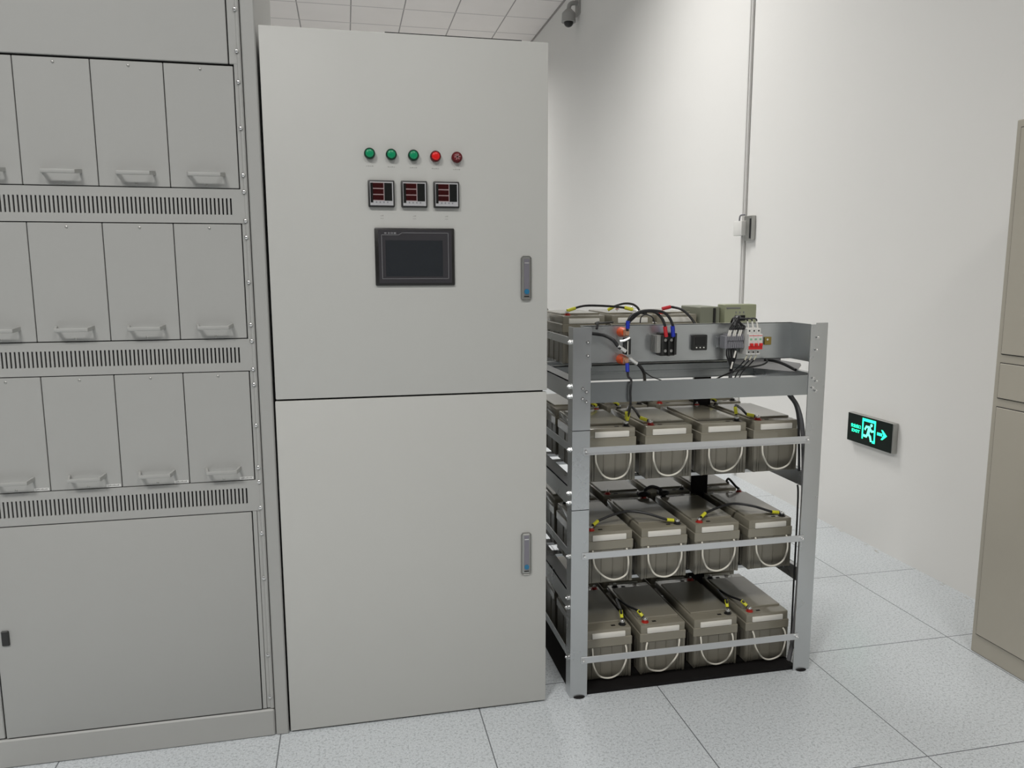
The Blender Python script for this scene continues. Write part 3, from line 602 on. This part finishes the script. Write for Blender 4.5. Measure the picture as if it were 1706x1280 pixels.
q = MB(); q.box(1.2515, 1.2975, ZF - 0.0645, ZF - 0.0638, 1.1395, 1.1412); q.build('red_stripe', M['redtog'], t, off=o_)
# brass terminal
o_ = (1.353, PY, 1.116)
t = thing('earth_terminal', 'small brass and green terminal to the right of the circuit breaker', 'terminal', o_)
q = MB(); q.box(1.341, 1.365, ZF - 0.006, ZF, 1.104, 1.130, bev=0.001); q.build('plate', M['olive'], t, off=o_)
q = MB(); q.cyl((1.349, ZF - 0.006, 1.122), (0, -1, 0), 0.0035, 0.003, n=10); q.build('screw', M['chrome'], t, off=o_)
# cables round the plate
cable('power_cable', 'black cable with blue sleeves arching from the fuse holder over to the relay',
      [(0.8455, 2.229, 1.163), (0.8445, 2.224, 1.190), (0.859, 2.222, 1.212), (0.90, 2.222, 1.224), (0.955, 2.222, 1.220), (0.980, 2.222, 1.201), (0.996, 2.225, 1.167), (0.998, 2.236, 1.138)], 0.0045,
      [((0.8452, 2.226, 1.170), (0.8447, 2.224, 1.194), 'blue', 0.0062), ((0.992, 2.224, 1.176), (0.999, 2.232, 1.143), 'blue', 0.0066)])
cable('power_cable', 'black cable with a red sleeve dropping onto the relay from behind the plate',
      [(0.868, 2.31, 1.172), (0.885, 2.29, 1.196), (0.905, 2.27, 1.217), (0.937, 2.25, 1.220), (0.958, 2.232, 1.201), (0.972, 2.232, 1.170), (0.978, 2.240, 1.140)], 0.0045,
      [((0.970, 2.231, 1.174), (0.978, 2.238, 1.142), 'redsl', 0.0062)])
cable('power_cable', 'thin black wire looping over the plate behind the relay cables', [(0.915, 2.30, 1.182), (0.918, 2.30, 1.200), (0.933, 2.30, 1.208), (0.955, 2.30, 1.200), (0.965, 2.30, 1.18)], 0.002)
cable('power_cable', 'thick black cable with a bare lug coming from the left post to the fuse holder',
      [(0.728, 2.268, 1.156), (0.749, 2.262, 1.153), (0.775, 2.240, 1.149), (0.798, 2.228, 1.136), (0.812, 2.222, 1.118), (0.822, 2.2205, 1.110)], 0.0055, [((0.813, 2.222, 1.1175), (0.838, 2.220, 1.100), 'tinned', 0.0062)])
cable('power_cable', 'black cable with a blue sleeve hanging from the fuse holder over the front beam',
      [(0.8455, 2.226, 1.063), (0.845, 2.220, 1.039), (0.840, 2.200, 1.024), (0.840, 2.176, 1.018), (0.836, 2.166, 1.006), (0.834, 2.165, 0.980), (0.837, 2.168, 0.947), (0.855, 2.22, 0.920), (0.868, 2.275, 0.872)], 0.0038,
      [((0.8455, 2.225, 1.062), (0.8445, 2.218, 1.036), 'blue', 0.0062), ((0.862, 2.25, 0.900), (0.867, 2.272, 0.876), 'yellow', 0.0065)])
cable('power_cable', 'black cable with a bare lug running from the fuse holder down behind the front beam',
      [(0.862, 2.226, 1.072), (0.886, 2.228, 1.054), (0.903, 2.232, 1.032), (0.93, 2.29, 1.005), (0.955, 2.35, 0.985), (0.975, 2.40, 0.95)], 0.0052, [((0.853, 2.226, 1.078), (0.878, 2.227, 1.060), 'tinned', 0.0058)])
cable('control_wire', 'thin black wire trailing right behind the front beam from the fuse holder',
      [(0.902, 2.246, 1.046), (0.915, 2.25, 1.030), (0.955, 2.29, 1.008), (1.015, 2.34, 0.985), (1.04, 2.36, 0.96)], 0.0018)
# wiring bundle above the terminal strip and breaker
o_ = (1.225, 2.25, 1.15)
t = thing('wire_bundle', 'tangled bundle of black wires with white ferrules above the circuit breaker', 'wires', o_)
random.seed(3)
for k in range(9):
    x = 1.191 + k * 0.0060
    f0 = Vector((x, 2.243, 1.136)); f1 = Vector((x + 0.004, 2.240, 1.158))
    q = MB(); q.tube([f1, f1 + Vector((0.004, 0, 0.012)), Vector((1.212 + k * 0.0015, 2.245 + 0.004 * (k % 3), 1.186 + 0.003 * (k % 4))), Vector((1.230, 2.262, 1.192 + 0.002 * (k % 3))), Vector((1.236 + 0.002 * k, 2.30, 1.19 - 0.003 * (k % 3))), Vector((1.245, 2.34, 1.15))], 0.0024, n=6); q.build('wire', M['rubber'], t, off=o_)
    if k % 3 != 2:
        q = MB(); q.tube([f0, f1], 0.0024, n=7, sub=1); q.build('ferrule', M['white'], t, off=o_)
for k in range(3):
    x = 1.2585 + k * 0.0162
    q = MB(); q.tube([(x, ZF - 0.045, 1.163), (x - 0.006, ZF - 0.047, 1.186)], 0.0026, n=8, sub=1); q.build('ferrule', M['white'], t, off=o_)
    q = MB(); q.tube([(x - 0.006, ZF - 0.047, 1.186), (x - 0.008, ZF - 0.046, 1.192), (x - 0.020, ZF - 0.040, 1.1945), (1.225, ZF - 0.03, 1.190 - 0.002 * k), (1.212, ZF - 0.025, 1.176)], 0.0024, n=6); q.build('wire', M['rubber'], t, off=o_)
q = MB(); q.tube([(1.213, 2.245, 1.170), (1.219, 2.248, 1.184), (1.228, 2.252, 1.1925), (1.237, 2.265, 1.196), (1.245, 2.30, 1.19)], 0.0085, n=10); q.build('wire_sleeve', M['rubber'], t, off=o_)
o_ = (1.21, 2.25, 1.04)
t = thing('wire_bundle', 'black wires hanging below the terminal strip behind the front beam', 'wires', o_)
for k in range(6):
    x = 1.190 + k * 0.006
    q = MB(); q.tube([(x, 2.244, 1.098), (x + 0.001 * (k % 3), 2.242, 1.075), (1.204 + 0.002 * k, 2.244, 1.045), (1.208 + 0.0015 * k, 2.252, 1.020 + 0.006 * (k % 2))], 0.0026, n=6); q.build('wire', M['rubber'], t, off=o_)
for (x, z) in ((1.213, 1.085), (1.204, 1.050)):
    q = MB(); q.tube([(x + 0.004, 2.236, z + 0.006), (x - 0.002, 2.235, z - 0.016)], 0.0028, n=7, sub=1); q.build('ferrule', M['white'], t, off=o_)
q = MB(); q.tube([(1.210, 2.25, 1.024), (1.214, 2.26, 1.00), (1.220, 2.28, 0.96)], 0.006, n=10); q.build('grey_cable', M['greycable'], t, off=o_, label='grey outer cable')
o_ = (1.26, 2.235, 1.05)
t = thing('wire_bundle', 'three thin wires with pale ferrules leaving the underside of the circuit breaker', 'wires', o_)
for k in range(3):
    x = 1.2585 + k * 0.0162
    q = MB(); q.tube([(x, ZF - 0.045, 1.078), (x - 0.008, ZF - 0.044, 1.060)], 0.0024, n=7, sub=1); q.build('ferrule', mat('cream_ferrule', (0.6, 0.58, 0.45), 0.5) if k == 0 else bpy.data.materials['cream_ferrule'], t, off=o_)
    q = MB(); q.tube([(x - 0.008, ZF - 0.044, 1.060), (x - 0.016, ZF - 0.03, 1.042), (x - 0.030, ZF - 0.01, 1.015), (x - 0.035, ZF + 0.01, 0.975)], 0.0022, n=6); q.build('wire', M['rubber'], t, off=o_)
cable('control_wire', 'thin black wire running sideways under the circuit breaker and down to the left',
      [(1.345, 2.27, 1.060), (1.338, 2.250, 1.051), (1.306, 2.232, 1.043), (1.263, 2.228, 1.038), (1.211, 2.230, 1.026), (1.189, 2.29, 0.998), (1.17, 2.31, 0.975)], 0.0028)
cable('power_cable', 'black cable sweeping from the plate down to the inner side of the right post',
      [(1.365, 2.315, 1.050), (1.385, 2.30, 1.049), (1.405, 2.285, 1.043), (1.422, 2.268, 1.034), (1.432, 2.25, 1.026), (1.434, 2.235, 1.023)], 0.005)
cable('power_cable', 'black cable curving down inside the right post above the upper shelf',
      [(1.375, 2.205, 0.975), (1.392, 2.203, 0.945), (1.418, 2.203, 0.912), (1.432, 2.203, 0.860), (1.440, 2.203, 0.77), (1.446, 2.205, 0.69)], 0.0042)
cable('cable_conduit', 'long grey cable running down the inner side of the right post to the floor',
      [(1.395, 2.232, 0.985), (1.415, 2.226, 0.940), (1.442, 2.222, 0.896), (1.461, 2.218, 0.814), (1.4705, 2.213, 0.649), (1.471, 2.213, 0.438), (1.469, 2.213, 0.223), (1.462, 2.213, 0.10), (1.450, 2.213, 0.018)], 0.0075, m='greycable')
cable('power_cable', 'thin black cable hanging vertically beside the right end of the middle shelf', [(1.468, 2.243, 0.63), (1.473, 2.245, 0.60), (1.4745, 2.245, 0.50), (1.4745, 2.245, 0.30), (1.475, 2.245, 0.17), (1.475, 2.245, 0.05), (1.474, 2.245, 0.016)], 0.0032)

# boxes at the back right on the top shelf
o_ = (1.325, 2.70, 1.0160)
t = thing('junction_module', 'grey-green box on top of the rack between the batteries and the slotted box', 'box', o_)
q = MB(); q.box(1.282, 1.362, 2.63, 2.80, 1.0160, 1.214, bev=0.003); q.build('housing', mat('grey_green_enamel', (0.24, 0.25, 0.19), 0.5), t, off=o_)
q = MB(); q.box(1.333, 1.341, 2.622, 2.630, 1.02, 1.21, bev=0.001); q.build('side_band', M['black'], t, off=o_)
o_ = (1.43, 2.62, 1.0160)
t = thing('monitor_box', 'pale green upright box with a black slot standing on top of the rack', 'box', o_)
q = MB(); q.box(1.366, 1.494, 2.602, 2.66, 1.0160, 1.223, bev=0.002); q.build('housing', M['pale_green'], t, off=o_)
q = MB(); q.box(1.407, 1.448, 2.600, 2.6025, 1.163, 1.183); q.build('slot', M['dark'], t, off=o_)
q = MB()
for k in range(3): q.box(1.409 + k * 0.0155, 1.413 + k * 0.0155, 2.601, 2.6025, 1.190, 1.197)
q.build('printed_marks', M['greypl'], t, off=o_)
q = MB(); q.box(1.372, 1.428, 2.6, 2.6025, 1.208, 1.212); q.build('printed_line', M['greypl'], t, off=o_)
# cable tray plate
o_ = (1.47, 2.45, 1.0135)
q = MB()
q.prism([(1.438, 2.24), (1.560, 2.40), (1.590, 2.452), (1.575, 2.56), (1.36, 2.56), (1.36, 2.36)], 1.0140, 1.0165, lambda u, v, t: Vector((u, v, t)))
q.box(1.36, 1.575, 2.555, 2.56, 1.0165, 1.036)
tagm(q.build('cover_plate', M['greycable'], None, off=o_), o_, 'dark sheet metal plate lying on the right end of the rack top', 'plate')

# ---------------------------------------------------------------- right cabinet
XR = 2.145; o_ = (2.32, 1.5, 0)
fc = thing('filing_cabinet', 'warm grey metal cabinet with doors and drawers against the right wall', 'cabinet', o_)
def F(mb, name, m, par=None, **k): return mb.build(name, m, par or fc, off=o_, **k)
F(B(XR, XW - 0.008, 1.27, 2.170, 0.0, 1.826, bev=0.003), 'cabinet_body', M['cab_right'])
for (y0, y1) in ((1.722, 2.1475), (1.292, 1.718)):
    for nm, z0, z1 in (('upper_door', 1.0675, 1.80), ('drawer', 0.9185, 1.0370), ('lower_door', 0.0720, 0.8875)):
        F(B(XR - 0.003, XR + 0.0005, y0 - 0.0015, y1 + 0.0015, z0 - 0.0015, z1 + 0.0015), 'shadow_gap', M['dark'])
        dd = F(B(XR - 0.006, XR + 0.0005, y0 + 0.001, y1 - 0.001, z0 + 0.001, z1 - 0.001, bev=0.0012), nm, M['cab_right'])
        yh = y0 + 0.05 if y0 > 1.5 else y1 - 0.05
        if nm == 'drawer': F(B(XR - 0.010, XR - 0.004, (y0 + y1) / 2 - 0.05, (y0 + y1) / 2 + 0.05, 0.968, 0.984, bev=0.002), 'handle', M['greypl'], dd)
        else: F(B(XR - 0.012, XR - 0.004, yh - 0.010, yh + 0.010, (z0 + z1) / 2 - 0.06, (z0 + z1) / 2 + 0.06, bev=0.003), 'handle', M['steel'], dd)

# ---------------------------------------------------------------- exit sign on the right wall
SY0, SY1, SZ0, SZ1 = 3.045, 3.366, 0.499, 0.6385; XF = XW - 0.030
o_ = (XW, (SY0 + SY1) / 2, SZ0)
es = thing('exit_sign', 'green lit emergency exit sign with running figure and right arrow low on the right wall', 'sign', o_)
def E(mb, name, m, **k): return mb.build(name, m, es, off=o_, **k)
E(B(XF + 0.002, XW - 0.0005, SY0 - 0.006, SY1 + 0.002, SZ0 - 0.002, SZ1 + 0.002, bev=0.002), 'housing', M['steel'])
E(B(XF, XF + 0.003, SY0, SY1, SZ0, SZ1), 'sign_face', M['signface'])
Wd, Hd = SY1 - SY0, SZ1 - SZ0
def SP(u, v, t): return Vector((XF - 0.0002 - t, SY1 - u * Wd, SZ1 - v * Hd))
def spoly(q, pts, t=0.0010): q.prism(pts, 0, t, SP); return q
q = MB()
spoly(q, [(.345, .06), (.375, .06), (.375, .80), (.345, .80)]); spoly(q, [(.62, .06), (.65, .06), (.65, .86), (.62, .86)]); spoly(q, [(.375, .06), (.62, .06), (.62, .16), (.375, .16)]); spoly(q, [(.585, .78), (.62, .78), (.62, .86), (.585, .86)])
E(q, 'door_pictogram', M['signglow'], smooth=False)
q = MB()
def limb(pts, w):
    for (u0, v0), (u1, v1) in zip(pts, pts[1:]):
        dx, dy = (u1 - u0) * Wd, (v1 - v0) * Hd; L_ = math.hypot(dx, dy); nx, ny = -dy / L_ * w / 2, dx / L_ * w / 2
        ex, ey = dx / L_ * w * .3, dy / L_ * w * .3
        spoly(q, [(u0 + (nx - ex) / Wd, v0 + (ny - ey) / Hd), (u1 + (nx + ex) / Wd, v1 + (ny + ey) / Hd), (u1 + (-nx + ex) / Wd, v1 + (-ny + ey) / Hd), (u0 + (-nx - ex) / Wd, v0 + (-ny - ey) / Hd)])
spoly(q, [(.555 + .026 * math.cos(a * math.pi / 6), .25 + .055 * math.sin(a * math.pi / 6)) for a in range(12)])
limb([(.515, .34), (.490, .56)], 0.018)
limb([(.515, .35), (.445, .33), (.415, .44)], 0.010); limb([(.52, .36), (.565, .46), (.605, .44)], 0.010)
limb([(.490, .56), (.540, .66), (.560, .80)], 0.012); limb([(.490, .56), (.450, .68), (.395, .67)], 0.012)
E(q, 'figure_pictogram', M['signwhite'], smooth=False)
q = MB(); spoly(q, [(.69, .42), (.80, .42), (.80, .52), (.69, .52)]); spoly(q, [(.775, .30), (.81, .30), (.905, .47), (.81, .64), (.775, .64), (.83, .47)])
E(q, 'arrow_pictogram', M['signglow'], smooth=False)
rotm = Matrix.Rotation(-math.pi / 2, 4, 'Z') @ Matrix.Rotation(math.pi / 2, 4, 'X')
def sign_text(body, u, v, size, sx):
    p = SP(u, v, 0.0008) - Vector(o_)
    return text_mesh('sign_text', body, size, M['signglow'], Matrix.Translation(p) @ rotm, es, 0.0005, sx)
sign_text('安全出口', .20, .43, 0.0190, 1.0)
sign_text('EXIT', .20, .60, 0.0210, 1.45)

# ---------------------------------------------------------------- conduit, socket, dome camera
o_ = (XW, 4.54, 0.0)
cd = thing('wall_conduit', 'pale vertical cable conduit running up the right wall to the ceiling', 'conduit', o_)
q = MB(); q.box(XW - 0.016, XW - 0.0004, 4.520, 4.558, 0.02, CZ - 0.002, bev=0.003); q.build('trunking', M['conduit'], cd, off=o_)
q = MB(); q.box(XW - 0.020, XW - 0.016, 4.536, 4.540, 0.02, CZ - 0.002); q.build('cover_edge', M['conduit'], cd, off=o_)
o_ = (XW, 4.47, 1.53)
jb = thing('wall_socket', 'white wall socket box with a grey back plate beside the conduit', 'socket', o_)
q = MB(); q.box(XW - 0.030, XW - 0.0004, 4.405, 4.500, 1.540, 1.690, bev=0.002); q.build('back_box', M['steel'], jb, off=o_)
q = MB(); q.box(XW - 0.062, XW - 0.0165, 4.470, 4.575, 1.572, 1.662, bev=0.005, seg=2); q.build('socket_housing', M['whitepl'], jb, off=o_)
q = MB(); q.box(XW - 0.033, XW - 0.029, 4.410, 4.425, 1.550, 1.672); q.build('shadow_slot', M['dark'], jb, off=o_)
q = MB(); q.tube([(XW - 0.022, 4.50, 1.70), (XW - 0.050, 4.51, 1.695), (XW - 0.045, 4.53, 1.66)], 0.005); q.build('lead', M['greypl'], jb, off=o_)
o_ = (2.382, 8.2, 3.90)
dc = thing('dome_camera', 'dome security camera on a bracket high on the right wall', 'camera', o_)
q = MB(); q.cyl((2.39, 8.2, 3.955), (0, 0, 1), 0.075, 0.09, n=28, r2=0.070); q.cyl((2.39, 8.2, 4.045), (0, 0, 1), 0.070, 0.04, n=28, r2=0.03); q.build('housing', M['camgrey'], dc, off=o_)
q = MB(); q.ball((2.39, 8.2, 3.957), 0.052, (1, 1, 1.0), 20); q.build('dome', M['black'], dc, off=o_)
q = MB(); q.tube([(2.39, 8.2, 4.08), (2.40, 8.2, 4.13), (2.44, 8.2, 4.15), (XW - 0.01, 8.2, 4.15)], 0.022, n=12); q.box(XW - 0.02, XW - 0.0004, 8.13, 8.27, 4.03, 4.24, bev=0.004); q.build('bracket', M['camgrey'], dc, off=o_)

# ---------------------------------------------------------------- dust marks where wall meets floor
random.seed(11)
q = MB()
for k in range(12):
    y = random.uniform(2.4, 3.9); l = random.uniform(0.01, 0.03); d = random.uniform(0.002, 0.03)
    q.box(XW - d - 0.004, XW - d, y, y + l, 0.0, 0.0006)
o = tagm(q.build('dust_line', M['dirt'], None, off=(XW, 3.1, 0)), (XW, 3.1, 0), 'faint dust along the foot of the right wall', 'dust'); o['kind'] = 'stuff'
